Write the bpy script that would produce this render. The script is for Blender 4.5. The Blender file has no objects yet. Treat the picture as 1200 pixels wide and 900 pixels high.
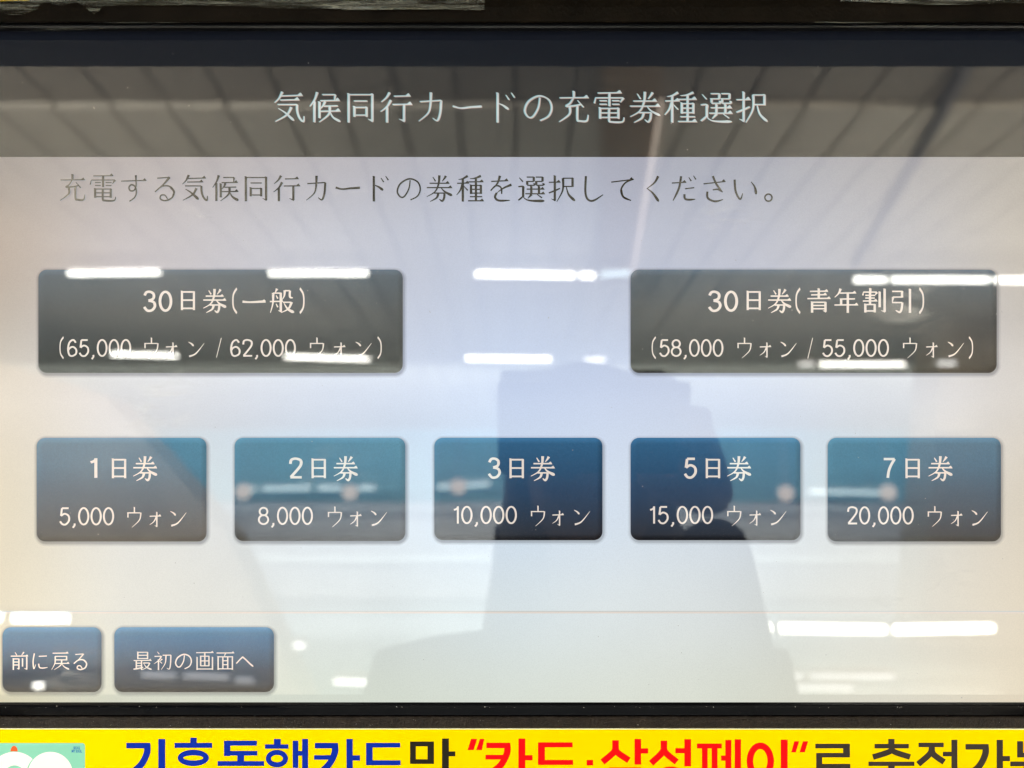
import bpy, bmesh, math, random
from mathutils import Vector, Matrix
random.seed(7)
R = math.radians
# ------------------------------------------------------------------ camera, world, lights
sc = bpy.context.scene
S = 0.000344                     # metres per photo pixel on the glass
F = 900.0                        # focal length in photo pixels (1200 wide)
D = F * S                        # camera to glass
TILT = R(12.0)                   # the screen leans back
CEN = Vector((0, 0, 1.45))       # middle of the glass
M = Matrix.Translation(CEN) @ Matrix.Rotation(-TILT, 4, 'X')   # local: x right, y into the machine, z up
cam_d = bpy.data.cameras.new('camera'); cam = bpy.data.objects.new('camera', cam_d)
sc.collection.objects.link(cam); sc.camera = cam
cam_d.sensor_width = 36; cam_d.lens = 36 * F / 1200; cam_d.clip_start = 0.005; cam_d.clip_end = 200
cam.matrix_world = M @ Matrix.Translation((0, -D, 0)) @ Matrix.Rotation(R(90), 4, 'X')
cam_d.dof.use_dof = True; cam_d.dof.focus_distance = D + 0.003
cam_d.dof.aperture_fstop = cam_d.lens / 4.0
w = bpy.data.worlds.new('World'); sc.world = w; w.use_nodes = True
w.node_tree.nodes['Background'].inputs[0].default_value = (0.9, 0.92, 1, 1)
w.node_tree.nodes['Background'].inputs[1].default_value = 0.3
def area(name, loc, rot, sx, sy, watts, col):
    l = bpy.data.lights.new(name, 'AREA'); l.shape = 'RECTANGLE'; l.size = sx; l.size_y = sy
    l.energy = watts; l.color = col
    o = bpy.data.objects.new(name, l); sc.collection.objects.link(o); o.location = loc; o.rotation_euler = rot
    return o
# added unseen lights: two face up at the ceiling, one brightens the machine front
area('ceiling_fill', (-4.5, -7.5, 3.1), (R(180), 0, 0), 5, 8, 620, (1, .90, .76))
area('ceiling_fill', (4.5, -7.5, 3.1), (R(180), 0, 0), 5, 8, 620, (1, .90, .76))
area('machine_fill', (0.1, -1.25, 3.3), (R(30), 0, 0), 1.4, .35, 4, (1, .98, .94))
# added unseen lights facing away from the machine, brightening the hall's far side
area('hall_fill', (0, -13, 3.4), (R(-62), 0, 0), 26, .6, 8500, (.92, 1, .98))
area('hall_fill', (-3.5, -2.2, 4.3), (R(-50), 0, 0), 5, .5, 1300, (1, .93, .82))
area('hall_fill', (4.5, -2.2, 4.3), (R(-50), 0, 0), 5, .5, 900, (1, .88, .72))
vs = sc.view_settings
vs.view_transform = 'Standard'; vs.look = 'None'; vs.exposure = 0; vs.gamma = 1; vs.use_curve_mapping = False
sc.cycles.use_denoising = True
sc.cycles.max_bounces = 8; sc.cycles.transparent_max_bounces = 24
sc.cycles.filter_width = 1.4
sc.cycles.sample_clamp_indirect = 12

# ------------------------------------------------------------------ helpers
def lin(c):
    return tuple((v / 255 / 12.92) if v <= 10 else ((v / 255 + .055) / 1.055) ** 2.4 for v in c)
def P(px, py, d=0.0):            # local point seen at photo pixel (px,py), lying d metres behind the glass front
    k = (D + d) / F
    return Vector(((px - 600) * k, d, (450 - py) * k))
CAMV = M @ Vector((0, D, 0))     # the camera's mirror image behind the glass
def refl(px, py, dist):          # world point of the hall, dist metres in front of the machine, mirrored at a pixel
    g = M @ P(px, py)
    v = g - CAMV
    return CAMV + v * ((-dist - CAMV.y) / v.y)
def reflz(px, py, z):
    g = M @ P(px, py); v = g - CAMV
    return CAMV + v * ((z - CAMV.z) / v.z)

def new_mat(name):
    m = bpy.data.materials.new(name); m.use_nodes = True
    nt = m.node_tree; nt.nodes.clear()
    out = nt.nodes.new('ShaderNodeOutputMaterial')
    return m, nt, out
def N(nt, t, **kw):
    n = nt.nodes.new(t)
    for k, v in kw.items():
        if k.startswith('i_'): n.inputs[k[2:].replace('_', ' ')].default_value = v
        else: setattr(n, k, v)
    return n
def pbr(name, col, rough=.5, metal=0, noise=0.0, nscale=40, bump=0.0, bscale=200, spec=.5, coat=0, coord='Object'):
    m, nt, out = new_mat(name)
    b = N(nt, 'ShaderNodeBsdfPrincipled'); b.inputs['Roughness'].default_value = rough
    b.inputs['Metallic'].default_value = metal; b.inputs['Specular IOR Level'].default_value = spec
    b.inputs['Coat Weight'].default_value = coat
    b.inputs['Base Color'].default_value = (*col, 1)
    tc = N(nt, 'ShaderNodeTexCoord')
    if noise:
        n = N(nt, 'ShaderNodeTexNoise'); n.inputs['Scale'].default_value = nscale; n.inputs['Detail'].default_value = 6
        nt.links.new(tc.outputs[coord], n.inputs['Vector'])
        mr = N(nt, 'ShaderNodeMapRange'); mr.inputs['From Min'].default_value = .3; mr.inputs['From Max'].default_value = .7
        mr.inputs['To Min'].default_value = 1 - noise; mr.inputs['To Max'].default_value = 1 + noise
        nt.links.new(n.outputs['Fac'], mr.inputs['Value'])
        mx = N(nt, 'ShaderNodeVectorMath', operation='SCALE'); mx.inputs[0].default_value = col
        nt.links.new(mr.outputs[0], mx.inputs['Scale']); nt.links.new(mx.outputs[0], b.inputs['Base Color'])
    if bump:
        n2 = N(nt, 'ShaderNodeTexNoise'); n2.inputs['Scale'].default_value = bscale; n2.inputs['Detail'].default_value = 4
        nt.links.new(tc.outputs[coord], n2.inputs['Vector'])
        bp = N(nt, 'ShaderNodeBump'); bp.inputs['Strength'].default_value = bump; bp.inputs['Distance'].default_value = .001
        nt.links.new(n2.outputs['Fac'], bp.inputs['Height']); nt.links.new(bp.outputs[0], b.inputs['Normal'])
    nt.links.new(b.outputs[0], out.inputs[0])
    return m
def grain(nt, amp=.03):          # pixel-fine sparkle of the display
    tc = N(nt, 'ShaderNodeTexCoord')
    n = N(nt, 'ShaderNodeTexNoise'); n.inputs['Scale'].default_value = 1700; n.inputs['Detail'].default_value = 1
    nt.links.new(tc.outputs['Object'], n.inputs['Vector'])
    n2 = N(nt, 'ShaderNodeTexNoise'); n2.inputs['Scale'].default_value = 45; n2.inputs['Detail'].default_value = 3
    nt.links.new(tc.outputs['Object'], n2.inputs['Vector'])
    sm = N(nt, 'ShaderNodeMath', operation='MULTIPLY_ADD'); sm.inputs[1].default_value = .35
    nt.links.new(n2.outputs['Fac'], sm.inputs[0]); nt.links.new(n.outputs['Fac'], sm.inputs[2])
    mr = N(nt, 'ShaderNodeMapRange'); mr.inputs['From Min'].default_value = .4; mr.inputs['From Max'].default_value = .95
    mr.inputs['To Min'].default_value = 1 - amp; mr.inputs['To Max'].default_value = 1 + amp
    nt.links.new(sm.outputs[0], mr.inputs['Value'])
    return mr.outputs[0]
def glare(nt, e, out, on=True):   # the display face mirrors the hall by its Fresnel reflectance
    if not on:
        nt.links.new(e.outputs[0], out.inputs[0]); return
    gl = N(nt, 'ShaderNodeBsdfGlossy'); gl.inputs['Roughness'].default_value = 0.0
    fr = N(nt, 'ShaderNodeFresnel'); fr.inputs['IOR'].default_value = 1.56
    nt.links.new(fr.outputs[0], gl.inputs['Color'])
    ad = N(nt, 'ShaderNodeAddShader'); nt.links.new(e.outputs[0], ad.inputs[0]); nt.links.new(gl.outputs[0], ad.inputs[1])
    nt.links.new(ad.outputs[0], out.inputs[0])
def emis(name, col, strength=1.0, g=.02, gloss=True):
    m, nt, out = new_mat(name)
    e = N(nt, 'ShaderNodeEmission'); e.inputs[0].default_value = (*col, 1); e.inputs[1].default_value = strength
    if g:
        gg = grain(nt, g); mu = N(nt, 'ShaderNodeMath', operation='MULTIPLY'); mu.inputs[1].default_value = strength
        nt.links.new(gg, mu.inputs[0]); nt.links.new(mu.outputs[0], e.inputs[1])
    glare(nt, e, out, gloss)
    return m
def emis_attr(name, ramp=None, g=.03):   # lit display graphics: colour from the 'tint' attribute, times a vertical ramp
    m, nt, out = new_mat(name)
    a = N(nt, 'ShaderNodeAttribute', attribute_name='tint')
    col = a.outputs['Color']
    if ramp:
        uv = N(nt, 'ShaderNodeUVMap'); sp = N(nt, 'ShaderNodeSeparateXYZ'); nt.links.new(uv.outputs[0], sp.inputs[0])
        cr = N(nt, 'ShaderNodeValToRGB'); el = cr.color_ramp.elements
        while len(el) > 1: el.remove(el[-1])
        el[0].position = ramp[0][0]; el[0].color = (*lin(ramp[0][1]), 1)
        for p, c in ramp[1:]:
            e = el.new(p); e.color = (*lin(c), 1)
        nt.links.new(sp.outputs[1], cr.inputs[0])
        mx = N(nt, 'ShaderNodeVectorMath', operation='MULTIPLY')
        nt.links.new(cr.outputs[0], mx.inputs[0]); nt.links.new(col, mx.inputs[1]); col = mx.outputs[0]
    e = N(nt, 'ShaderNodeEmission'); nt.links.new(col, e.inputs[0])
    nt.links.new(grain(nt, g), e.inputs[1]); glare(nt, e, out)
    return m

def link(name, me, mat=None, parent=None, matrix=None):
    o = bpy.data.objects.new(name, me); sc.collection.objects.link(o)
    for x in (mat if isinstance(mat, (list, tuple)) else [mat]):
        if x: me.materials.append(x)
    if parent: o.parent = parent
    if matrix is not None: o.matrix_world = matrix
    return o
def mesh(name, vs_, fs, smooth=False):
    me = bpy.data.meshes.new(name); me.from_pydata([tuple(v) for v in vs_], [], fs); me.validate(); me.update()
    if smooth:
        for p in me.polygons: p.use_smooth = True
    return me
def tag(o, label=None, cat=None, group=None, kind=None):
    for k, v in (('label', label), ('category', cat), ('group', group), ('kind', kind)):
        if v: o[k] = v
    return o
def empty(name, mat, label, cat, group=None):
    o = bpy.data.objects.new(name, None); sc.collection.objects.link(o); o.matrix_world = mat
    o.empty_display_size = .05
    return tag(o, label, cat, group)
def box_data(x0, x1, y0, y1, z0, z1):
    v = [(x, y, z) for x in (x0, x1) for y in (y0, y1) for z in (z0, z1)]
    f = [(0, 1, 3, 2), (4, 6, 7, 5), (0, 4, 5, 1), (2, 3, 7, 6), (0, 2, 6, 4), (1, 5, 7, 3)]
    return v, f
def bevel_box(name, x0, x1, y0, y1, z0, z1, r=.002, seg=2):
    bm = bmesh.new(); v, f = box_data(x0, x1, y0, y1, z0, z1)
    bv = [bm.verts.new(p) for p in v]
    for q in f: bm.faces.new([bv[i] for i in q])
    bmesh.ops.recalc_face_normals(bm, faces=bm.faces)
    bmesh.ops.bevel(bm, geom=bm.edges[:], offset=r, segments=seg, affect='EDGES', profile=.6)
    me = bpy.data.meshes.new(name); bm.to_mesh(me); bm.free()
    for p in me.polygons: p.use_smooth = False
    return me
def tube_between(a, b, r, seg=12):
    a, b = Vector(a), Vector(b); d = (b - a).normalized(); u = d.orthogonal().normalized(); v = d.cross(u)
    V = []
    for p in (a, b):
        for i in range(seg):
            t = 2 * math.pi * i / seg; V.append(p + u * math.cos(t) * r + v * math.sin(t) * r)
    Fc = [(i, (i + 1) % seg, seg + (i + 1) % seg, seg + i) for i in range(seg)]
    Fc += [tuple(range(seg))[::-1], tuple(range(seg, 2 * seg))]
    return V, Fc
class MB:
    def __init__(s): s.v = []; s.f = []; s.m = []
    def add(s, V, Fc, mi=0):
        n = len(s.v); s.v += [tuple(x) for x in V]; s.f += [tuple(i + n for i in q) for q in Fc]; s.m += [mi] * len(Fc)
    def build(s, name, mat, parent=None, matrix=None, smooth=False):
        me = bpy.data.meshes.new(name); me.from_pydata(s.v, [], s.f); me.update()
        o = link(name, me, mat, parent, matrix)
        for p, mi in zip(me.polygons, s.m): p.material_index = mi; p.use_smooth = smooth
        return o

# ------------------------------------------------------------------ glyph strokes on a 100 x 100 cell, y down
# H thin bar ending in a wedge, h plain thin bar, V thick upright, J upright with hook, P falling left (thick to thin),
# N falling right (thin to thick), D drop, C even brush curve, T thin curve
G = {
'日': 'V 24 8 94;h 24 12 78 12;V 78 10 94;h 24 49 78 49;h 24 86 78 86',
'券': 'D 26 8 36 24;P 74 4 68 14 60 24;H 14 31 86 31;H 4 47 96 47;P 50 2 47 34 34 62 4 80;N 56 47 70 62 97 76;h 30 67 69 67;C 69 67 67 86 60 96 50 89;P 46 67 40 84 16 98',
'気': 'P 28 2 18 22 4 36;H 24 15 90 13;H 22 28 80 27;h 14 42 74 42;C 74 42 75 64 82 84 94 95 96 78;P 56 50 42 74 6 95;N 16 54 38 68 64 92',
'候': 'P 26 3 18 26 3 48;V 17 32 97;V 33 34 84;h 42 11 82 11;C 82 11 80 29;H 36 30 95 29;P 50 32 45 44 36 54;h 46 47 90 46;H 36 63 97 62;P 65 46 62 72 32 97;N 65 63 76 82 98 95',
'同': 'V 13 8 98;h 13 11 87 11;J 87 9 94 74 88;h 30 31 71 31;V 31 48 80;h 31 51 69 51;V 69 50 80;h 31 75 69 75',
'行': 'P 30 4 20 20 4 34;P 34 28 22 48 2 64;V 22 50 98;H 44 16 94 15;H 40 42 99 41;J 75 42 94 60 88',
'カ': 'h 14 33 80 29;C 80 29 77 68 68 92 54 84;P 48 4 46 46 38 70 10 94',
'ー': 'B 6 47 30 53 60 50 95 48',
'ド': 'V 34 6 98;D 36 38 52 45 68 57;D 60 12 70 27;D 77 5 87 20',
'の': 'T 55 20 50 52 33 80 18 80 8 60 20 32 52 15 82 26 92 52 82 78 56 92',
'充': 'V 50 1 18;H 6 21 95 20;T 48 22 38 38 26 47 50 46 74 41;D 62 29 80 50;P 37 48 36 72 4 96;C 61 46 61 88 68 93 90 93 95 74',
'電': 'H 14 6 87 5;V 50 6 47;h 7 21 93 21;D 7 21 3 38;P 94 21 84 35;h 20 30 42 30;h 20 41 42 41;h 59 30 81 30;h 59 41 81 41;V 21 52 86;h 21 54 78 54;V 78 53 86;h 21 68 78 68;h 21 82 78 82;C 49 54 49 90 56 96 90 96 96 82',
'種': 'P 42 4 24 14 8 17;H 3 31 46 30;V 24 14 98;P 23 34 15 56 1 74;D 28 42 42 57;P 90 4 70 12 50 14;H 44 26 99 25;V 54 37 70;h 54 39 90 39;V 90 38 70;h 54 53 90 53;h 54 67 90 67;V 72 12 94;h 50 80 95 80;H 43 95 100 95',
'選': 'D 7 10 20 25;T 3 43 22 43 21 58;V 21 44 80;T 21 78 12 86 3 93;N 20 79 34 91 60 95 99 95;h 34 8 60 8;V 60 8 24;h 36 24 60 24;V 36 24 36;h 36 38 63 38;V 63 32 38;h 67 8 92 8;V 92 8 24;h 69 24 92 24;V 69 24 36;h 69 38 96 38;V 96 32 38;H 34 52 98 52;V 51 42 68;V 79 42 68;H 29 69 100 69;P 52 71 38 86;D 72 71 90 84',
'択': 'H 3 27 45 26;J 25 3 94 12 88;T 3 66 24 58 44 49;h 54 12 90 12;V 90 11 44;h 55 42 90 42;P 55 12 54 56 32 98;N 67 43 76 72 99 95',
'す': 'H 4 25 96 22;T 58 3 59 40 52 58 38 60 33 48 42 38 56 46 60 68 52 86 34 99;C 58 3 59 40',
'る': 'h 24 14 66 11;P 70 10 46 38 16 64;T 16 64 42 44 70 44 86 64 78 86 54 96 36 90 38 77 52 76 62 90;C 72 46 86 64 78 86',
'を': 'H 16 24 78 21;P 48 3 38 32 14 58;T 14 58 32 40 48 43 54 54 54 70;P 90 36 62 48 36 66;C 36 66 30 82 44 94 84 93',
'し': 'C 27 4 25 60 33 88 54 94 90 72',
'て': 'H 8 26 88 16;T 90 15 60 28 44 54 52 80 80 93;C 44 54 52 80 80 93',
'く': 'P 68 4 54 28 26 50;N 26 48 48 66 70 97',
'だ': 'H 6 29 58 26;C 40 4 32 48 10 94;h 54 50 88 46;C 52 70 54 86 68 90 92 88;D 68 8 77 22;D 85 2 94 16',
'さ': 'H 10 32 90 23;C 44 3 58 34 80 62;T 80 62 62 52 44 54;C 24 60 26 84 52 96 82 89',
'い': 'C 12 16 16 60 32 88 42 66;D 72 24 86 44 91 70',
'。': 'O 24 82 13 13',
'前': 'D 26 2 36 18;P 74 1 68 10 61 18;H 3 23 97 22;V 17 36 98;h 17 38 47 38;J 47 37 94 36 90;h 17 55 47 55;h 17 71 47 71;V 67 36 80;J 90 28 95 76 90',
'に': 'C 20 8 13 50 17 92 27 68;h 44 24 88 22;C 43 64 48 84 66 88 92 84',
'戻': 'H 8 7 93 6;h 22 24 84 24;V 84 23 46;h 22 43 84 43;P 22 24 20 62 2 97;H 20 63 98 62;P 57 46 52 72 16 97;N 59 63 70 80 98 95',
'最': 'V 25 2 41;h 25 4 77 4;V 77 3 41;h 25 20 77 20;h 25 37 77 37;H 3 48 97 47;V 17 48 92;V 45 48 98;h 17 62 45 62;h 17 76 45 76;T 2 94 28 90 54 84;h 54 61 87 61;P 89 60 76 82 46 98;N 56 64 72 84 99 96',
'初': 'D 20 1 30 14;h 5 26 40 25;P 42 24 28 46 2 66;V 26 44 99;D 30 50 45 63;P 46 40 34 51;h 48 20 92 19;C 92 19 90 66 84 93 70 88;P 66 20 62 62 40 97',
'画': 'H 4 6 96 5;V 9 30 98;h 9 93 91 93;V 91 30 98;V 28 24 78;h 28 25 72 25;V 72 24 78;h 28 50 72 50;h 28 76 72 76;V 50 7 76',
'面': 'H 4 8 97 7;P 52 8 44 27;V 12 26 98;h 12 28 88 28;V 88 26 98;h 12 92 88 92;V 37 28 92;V 63 28 92;h 37 49 63 49;h 37 70 63 70',
'へ': 'T 4 64 34 33 44 34 94 80;N 44 34 66 56 95 80',
'一': 'B 4 50 30 52 60 51 97 49;H 60 51 97 49',
'般': 'P 30 1 22 17;P 14 18 13 60 3 98;h 14 19 45 19;J 45 18 94 34 90;H 1 53 54 52;D 26 28 33 41;D 26 62 33 76;P 61 8 59 30 50 46;h 61 9 82 9;C 82 9 82 34 94 38;h 54 56 87 56;P 89 55 76 82 46 98;N 58 60 74 84 99 97',
'青': 'H 14 12 87 11;H 19 26 82 25;H 4 41 97 40;V 50 1 41;V 23 54 98;h 23 56 77 56;J 77 55 95 66 90;h 23 69 77 69;h 23 82 77 82',
'年': 'P 28 1 20 20 4 36;H 26 19 90 18;h 30 43 86 42;V 30 42 67;H 3 67 98 66;V 57 19 99',
'割': 'V 34 0 13;h 6 15 60 15;D 6 15 4 28;P 61 15 54 26;h 14 28 54 28;h 14 39 52 39;H 4 51 62 50;V 33 16 62;V 14 63 97;h 14 65 52 65;V 52 64 97;h 14 91 52 91;V 72 14 76;J 92 2 95 78 90',
'引': 'h 12 12 52 12;V 52 11 37;h 15 35 52 35;P 16 35 12 57;h 12 57 53 57;C 53 57 50 84 42 96 26 88;V 84 3 99',
'ウ': 'V 50 0 24;V 14 26 50;h 14 27 84 27;P 86 26 78 62 36 98',
'ォ': 'H 20 44 80 42;J 58 24 95 46 89;P 56 45 42 70 20 85',
'ン': 'D 8 20 24 28 36 40;P 12 90 48 76 92 26',
'(': 'M 60 0 34 26 34 74 60 100',
')': 'M 40 0 66 26 66 74 40 100',
'/': 'M 72 0 28 100',
}
# numerals and marks: M = one even line; cell 60 wide
DG = {
'0': (60, 'O 30 50 24 46'), '1': (36, 'M 4 22 18 16 24 6;M 24 2 24 98'),
'2': (60, 'M 8 30 12 10 30 4 50 12 52 32 40 54 10 94;M 8 95 55 95'),
'3': (60, 'M 9 22 18 6 36 5 49 17 46 38 26 47;M 26 47 48 54 54 74 42 93 22 96 7 78'),
'5': (60, 'M 50 5 16 5;M 16 5 11 48;M 11 48 30 36 50 48 52 74 36 95 18 94 6 78'),
'6': (60, 'M 50 20 36 4 16 18 8 54 14 88 30 96 50 84 52 60 36 44 18 50 9 64'),
'7': (60, 'M 6 6 54 6;M 54 6 38 36 28 66 24 98'),
'8': (60, 'O 30 26 20 21;O 30 71 24 25'),
',': (30, 'M 16 90 17 100 8 114'),
}
def smooth_pts(pts, n=5):
    if len(pts) < 3: return pts
    out = []
    for i in range(len(pts) - 1):
        p0 = pts[max(i - 1, 0)]; p1 = pts[i]; p2 = pts[i + 1]; p3 = pts[min(i + 2, len(pts) - 1)]
        for k in range(n):
            t = k / n
            out.append(tuple(.5 * ((2 * b) + (-a + c) * t + (2 * a - 5 * b + 4 * c - d) * t * t + (-a + 3 * b - 3 * c + d) * t ** 3)
                             for a, b, c, d in zip(p0, p1, p2, p3)))
    out.append(pts[-1]); return out
def ribbon(pts, wf, closed=False):
    """list of 2-D points and width function -> verts, faces"""
    n = len(pts); V = []; L = [0]
    for i in range(1, n): L.append(L[-1] + math.dist(pts[i], pts[i - 1]))
    T = L[-1] or 1
    for i in range(n):
        if closed: a, b = pts[(i - 1) % n], pts[(i + 1) % n]
        else: a, b = pts[max(i - 1, 0)], pts[min(i + 1, n - 1)]
        dx, dy = b[0] - a[0], b[1] - a[1]; l = math.hypot(dx, dy) or 1
        w2 = wf(L[i] / T) / 2
        V += [(pts[i][0] - dy / l * w2, pts[i][1] + dx / l * w2), (pts[i][0] + dy / l * w2, pts[i][1] - dx / l * w2)]
    Fc = [(2 * i, 2 * i + 1, 2 * i + 3, 2 * i + 2) for i in range(n - 1)]
    if closed: Fc.append((2 * n - 2, 2 * n - 1, 1, 0))
    return V, Fc
def strokes(spec, th, tk):
    """-> list of (verts2d, faces) for one glyph"""
    out = []
    for st in spec.split(';'):
        q = st.split(); c = q[0]; a = [float(x) for x in q[1:]]
        if c in 'Hh':
            x1, y1, x2, y2 = a
            out.append(ribbon([(x1, y1), (x2, y2)], lambda t: th))
            if c == 'H':
                out.append(([(x2 - 13, y2 - th / 2), (x2 - 5, y2 - 8.5), (x2 + 2, y2 + th / 2)], [(0, 1, 2)]))
        elif c in 'VJ':
            x, y1, y2 = a[:3]
            out.append(ribbon([(x, y1), (x, y2)], lambda t: tk * (1.0 - .12 * math.sin(t * 3.14))))
            out.append(([(x - tk / 2 - 2.2, y1 - 1), (x + tk / 2, y1 + 5), (x + tk / 2, y1), (x - 1, y1 - 2)], [(0, 1, 2, 3)]))
            if c == 'J':
                out.append(([(x + tk / 2, y2 - 4), (x + tk * .1, y2 + 3), (a[3], a[4]), (a[3], a[4] - 1.5), (x - tk / 2, y2 - 5)], [(0, 1, 2, 3, 4)]))
        elif c == 'O':
            x, y, rx, ry = a
            pts = [(x + rx * math.cos(k / 28 * 6.28318), y + ry * math.sin(k / 28 * 6.28318)) for k in range(28)]
            out.append(ribbon(pts, lambda t: tk if ry > 20 else th * 1.3, True))
        else:
            pts = smooth_pts([(a[i], a[i + 1]) for i in range(0, len(a), 2)])
            wf = {'P': lambda t: tk * (1.12 - .85 * t), 'N': lambda t: tk * (.35 + 1.05 * t) if t < .9 else tk * 1.3 * (1 - (t - .9) * 7),
                  'D': lambda t: tk * (.35 + 1.0 * t) if t < .85 else tk * 1.2 * (1 - (t - .85) * 3),
                  'C': lambda t: tk * (.95 - .1 * t) if t < .72 else tk * (.88 - 1.9 * (t - .72)),
                  'T': lambda t: th * (1.0 + .35 * math.sin(t * 3.14)), 'M': lambda t: tk,
                  'B': lambda t: tk * (.95 - .9 * t) if t < .25 else tk * (.6 + .45 * t)}[c]
            out.append(ribbon(pts, wf))
    return out
class Lettering:
    """collects glyphs placed in photo pixels on one sheet behind the glass"""
    def __init__(s, depth): s.d = depth; s.mb = MB(); s.k = 0
    def put(s, spec, x, y, w_, h_, cw, th, tk, mi=0, dx=0, dy=0, dd=0):
        for V, Fc in strokes(spec, th, tk):
            s.k += 1
            pts = [P(x + vx / cw * w_ + dx, y + vy / 100 * h_ + dy, s.d + dd - s.k * 2e-8) for vx, vy in V]
            s.mb.add(pts, Fc, mi)
    def cjk(s, ch, x, y, size, th=4.0, tk=6.8, w_=None, **k): s.put(G[ch], x, y, w_ or size, size, 100, th, tk, **k)
    def num(s, txt, x, y, h_, x1, tk=9, gap=7, **k):
        tot = sum(DG[c][0] for c in txt) + gap * (len(txt) - 1)
        sc_ = (x1 - x) / tot; cx = x
        for c in txt:
            cw, sp = DG[c]; s.put(sp, cx, y, cw * sc_, h_, cw, tk, tk, **k); cx += (cw + gap) * sc_
    def build(s, name, mats, parent): return s.mb.build(name, mats, parent, M)

# ------------------------------------------------------------------ materials
m_black_gloss = pbr('black_gloss_plastic', (.004, .004, .005), .16, noise=.2, bump=.02, spec=.10)
m_frame = pbr('brown_black_powder_coat', (.018, .0135, .0105), .5, noise=.3, nscale=300, bump=.9, bscale=900, spec=.2)
m_topframe = pbr('black_top_frame', (.006, .0042, .0026), .42, noise=.35, nscale=60, bump=.25, bscale=700, spec=.03)
m_yellow = pbr('yellow_vinyl', (.98, .665, .0), .6, noise=.02, nscale=25, bump=.08, bscale=1500, spec=.0)
m_edge = pbr('sticker_cut_edge', (.85, .83, .6), .6)
m_teal_print = pbr('teal_print', (.24, .60, .46), .5, noise=.03, nscale=60, spec=.05)
m_white_print = pbr('white_print', (.86, .84, .84), .5, spec=.05)
m_blue_print = pbr('blue_print', (.003, .026, .36), .6, spec=.05)
m_black_print = pbr('black_print', (.020, .018, .012), .5, spec=.05)
m_red_print = pbr('red_print', (.95, .004, .006), .5, spec=.05)
m_brown_print = pbr('dark_brown_print', (.042, .034, .028), .5, spec=.05)
m_logo_print = pbr('logo_blue_print', (.02, .16, .50), .5, spec=.05)
m_orange_print = pbr('orange_print', (.85, .12, .03), .5, spec=.05)
m_dust = pbr('dust', (.30, .29, .28), .9)
m_white_txt = emis('lit_white_lettering', lin((188, 200, 202)), 1, .03)
m_warm_txt = emis('lit_warm_white_lettering', lin((228, 216, 206)), 1, .03)
m_cyan_fr = emis('lit_cyan_fringe', lin((120, 170, 180)), 1, .02)
m_pink_fr = emis('lit_rose_fringe', lin((165, 140, 130)), 1, .02)
m_dark_txt = emis('dark_lettering', lin((26, 25, 19)), 1, .03)
m_dark_fr = emis('dark_lettering_fringe', lin((150, 160, 172)), 1, .02)
m_btn_sh = None

# glass: clear sheet bonded over the display (whose face carries the mirror reflection), with finger smears
def make_glass():
    m, nt, out = new_mat('cover_glass')
    tc = N(nt, 'ShaderNodeTexCoord')
    tr = N(nt, 'ShaderNodeBsdfTransparent'); tr.inputs[0].default_value = (.99, .995, .99, 1)
    # smears: thresholded stretched noise near the places people touch
    di = N(nt, 'ShaderNodeBsdfDiffuse'); di.inputs[0].default_value = (.8, .8, .8, 1)
    mp = N(nt, 'ShaderNodeMapping'); mp.inputs['Rotation'].default_value = (0, R(35), 0); mp.inputs['Scale'].default_value = (38, 10, 95)
    n1 = N(nt, 'ShaderNodeTexNoise'); n1.inputs['Scale'].default_value = 1; n1.inputs['Detail'].default_value = 8; n1.inputs['Distortion'].default_value = 1.2
    nt.links.new(tc.outputs['Object'], mp.inputs[0]); nt.links.new(mp.outputs[0], n1.inputs['Vector'])
    r1 = N(nt, 'ShaderNodeMapRange'); r1.inputs['From Min'].default_value = .50; r1.inputs['From Max'].default_value = .78
    nt.links.new(n1.outputs['Fac'], r1.inputs['Value'])
    acc = None                                   # where fingers have rubbed
    for px, py, rad in ((1062, 362, 62), (700, 350, 60), (185, 470, 55), (1085, 690, 70), (860, 250, 45), (250, 262, 40), (390, 560, 45), (80, 790, 50)):
        dn = N(nt, 'ShaderNodeVectorMath', operation='DISTANCE'); nt.links.new(tc.outputs['Object'], dn.inputs[0]); dn.inputs[1].default_value = P(px, py)
        rr = N(nt, 'ShaderNodeMapRange'); rr.inputs['From Min'].default_value = rad * S; rr.inputs['From Max'].default_value = 0
        nt.links.new(dn.outputs['Value'], rr.inputs['Value'])
        if acc is None: acc = rr.outputs[0]
        else:
            mxm = N(nt, 'ShaderNodeMath', operation='MAXIMUM'); nt.links.new(acc, mxm.inputs[0]); nt.links.new(rr.outputs[0], mxm.inputs[1]); acc = mxm.outputs[0]
    mu = N(nt, 'ShaderNodeMath', operation='MULTIPLY'); nt.links.new(r1.outputs[0], mu.inputs[0]); nt.links.new(acc, mu.inputs[1])
    m2 = N(nt, 'ShaderNodeMath', operation='MULTIPLY_ADD'); nt.links.new(mu.outputs[0], m2.inputs[0])
    m2.inputs[1].default_value = .30; m2.inputs[2].default_value = .003
    ms = N(nt, 'ShaderNodeMixShader'); nt.links.new(m2.outputs[0], ms.inputs[0])
    nt.links.new(tr.outputs[0], ms.inputs[1]); nt.links.new(di.outputs[0], ms.inputs[2])
    nt.links.new(ms.outputs[0], out.inputs[0])
    m2_, nt2, out2 = new_mat('glass_rear_face'); t2 = N(nt2, 'ShaderNodeBsdfTransparent'); nt2.links.new(t2.outputs[0], out2.inputs[0])
    return m, m2_
m_glass, m_glass_back = make_glass()

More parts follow.
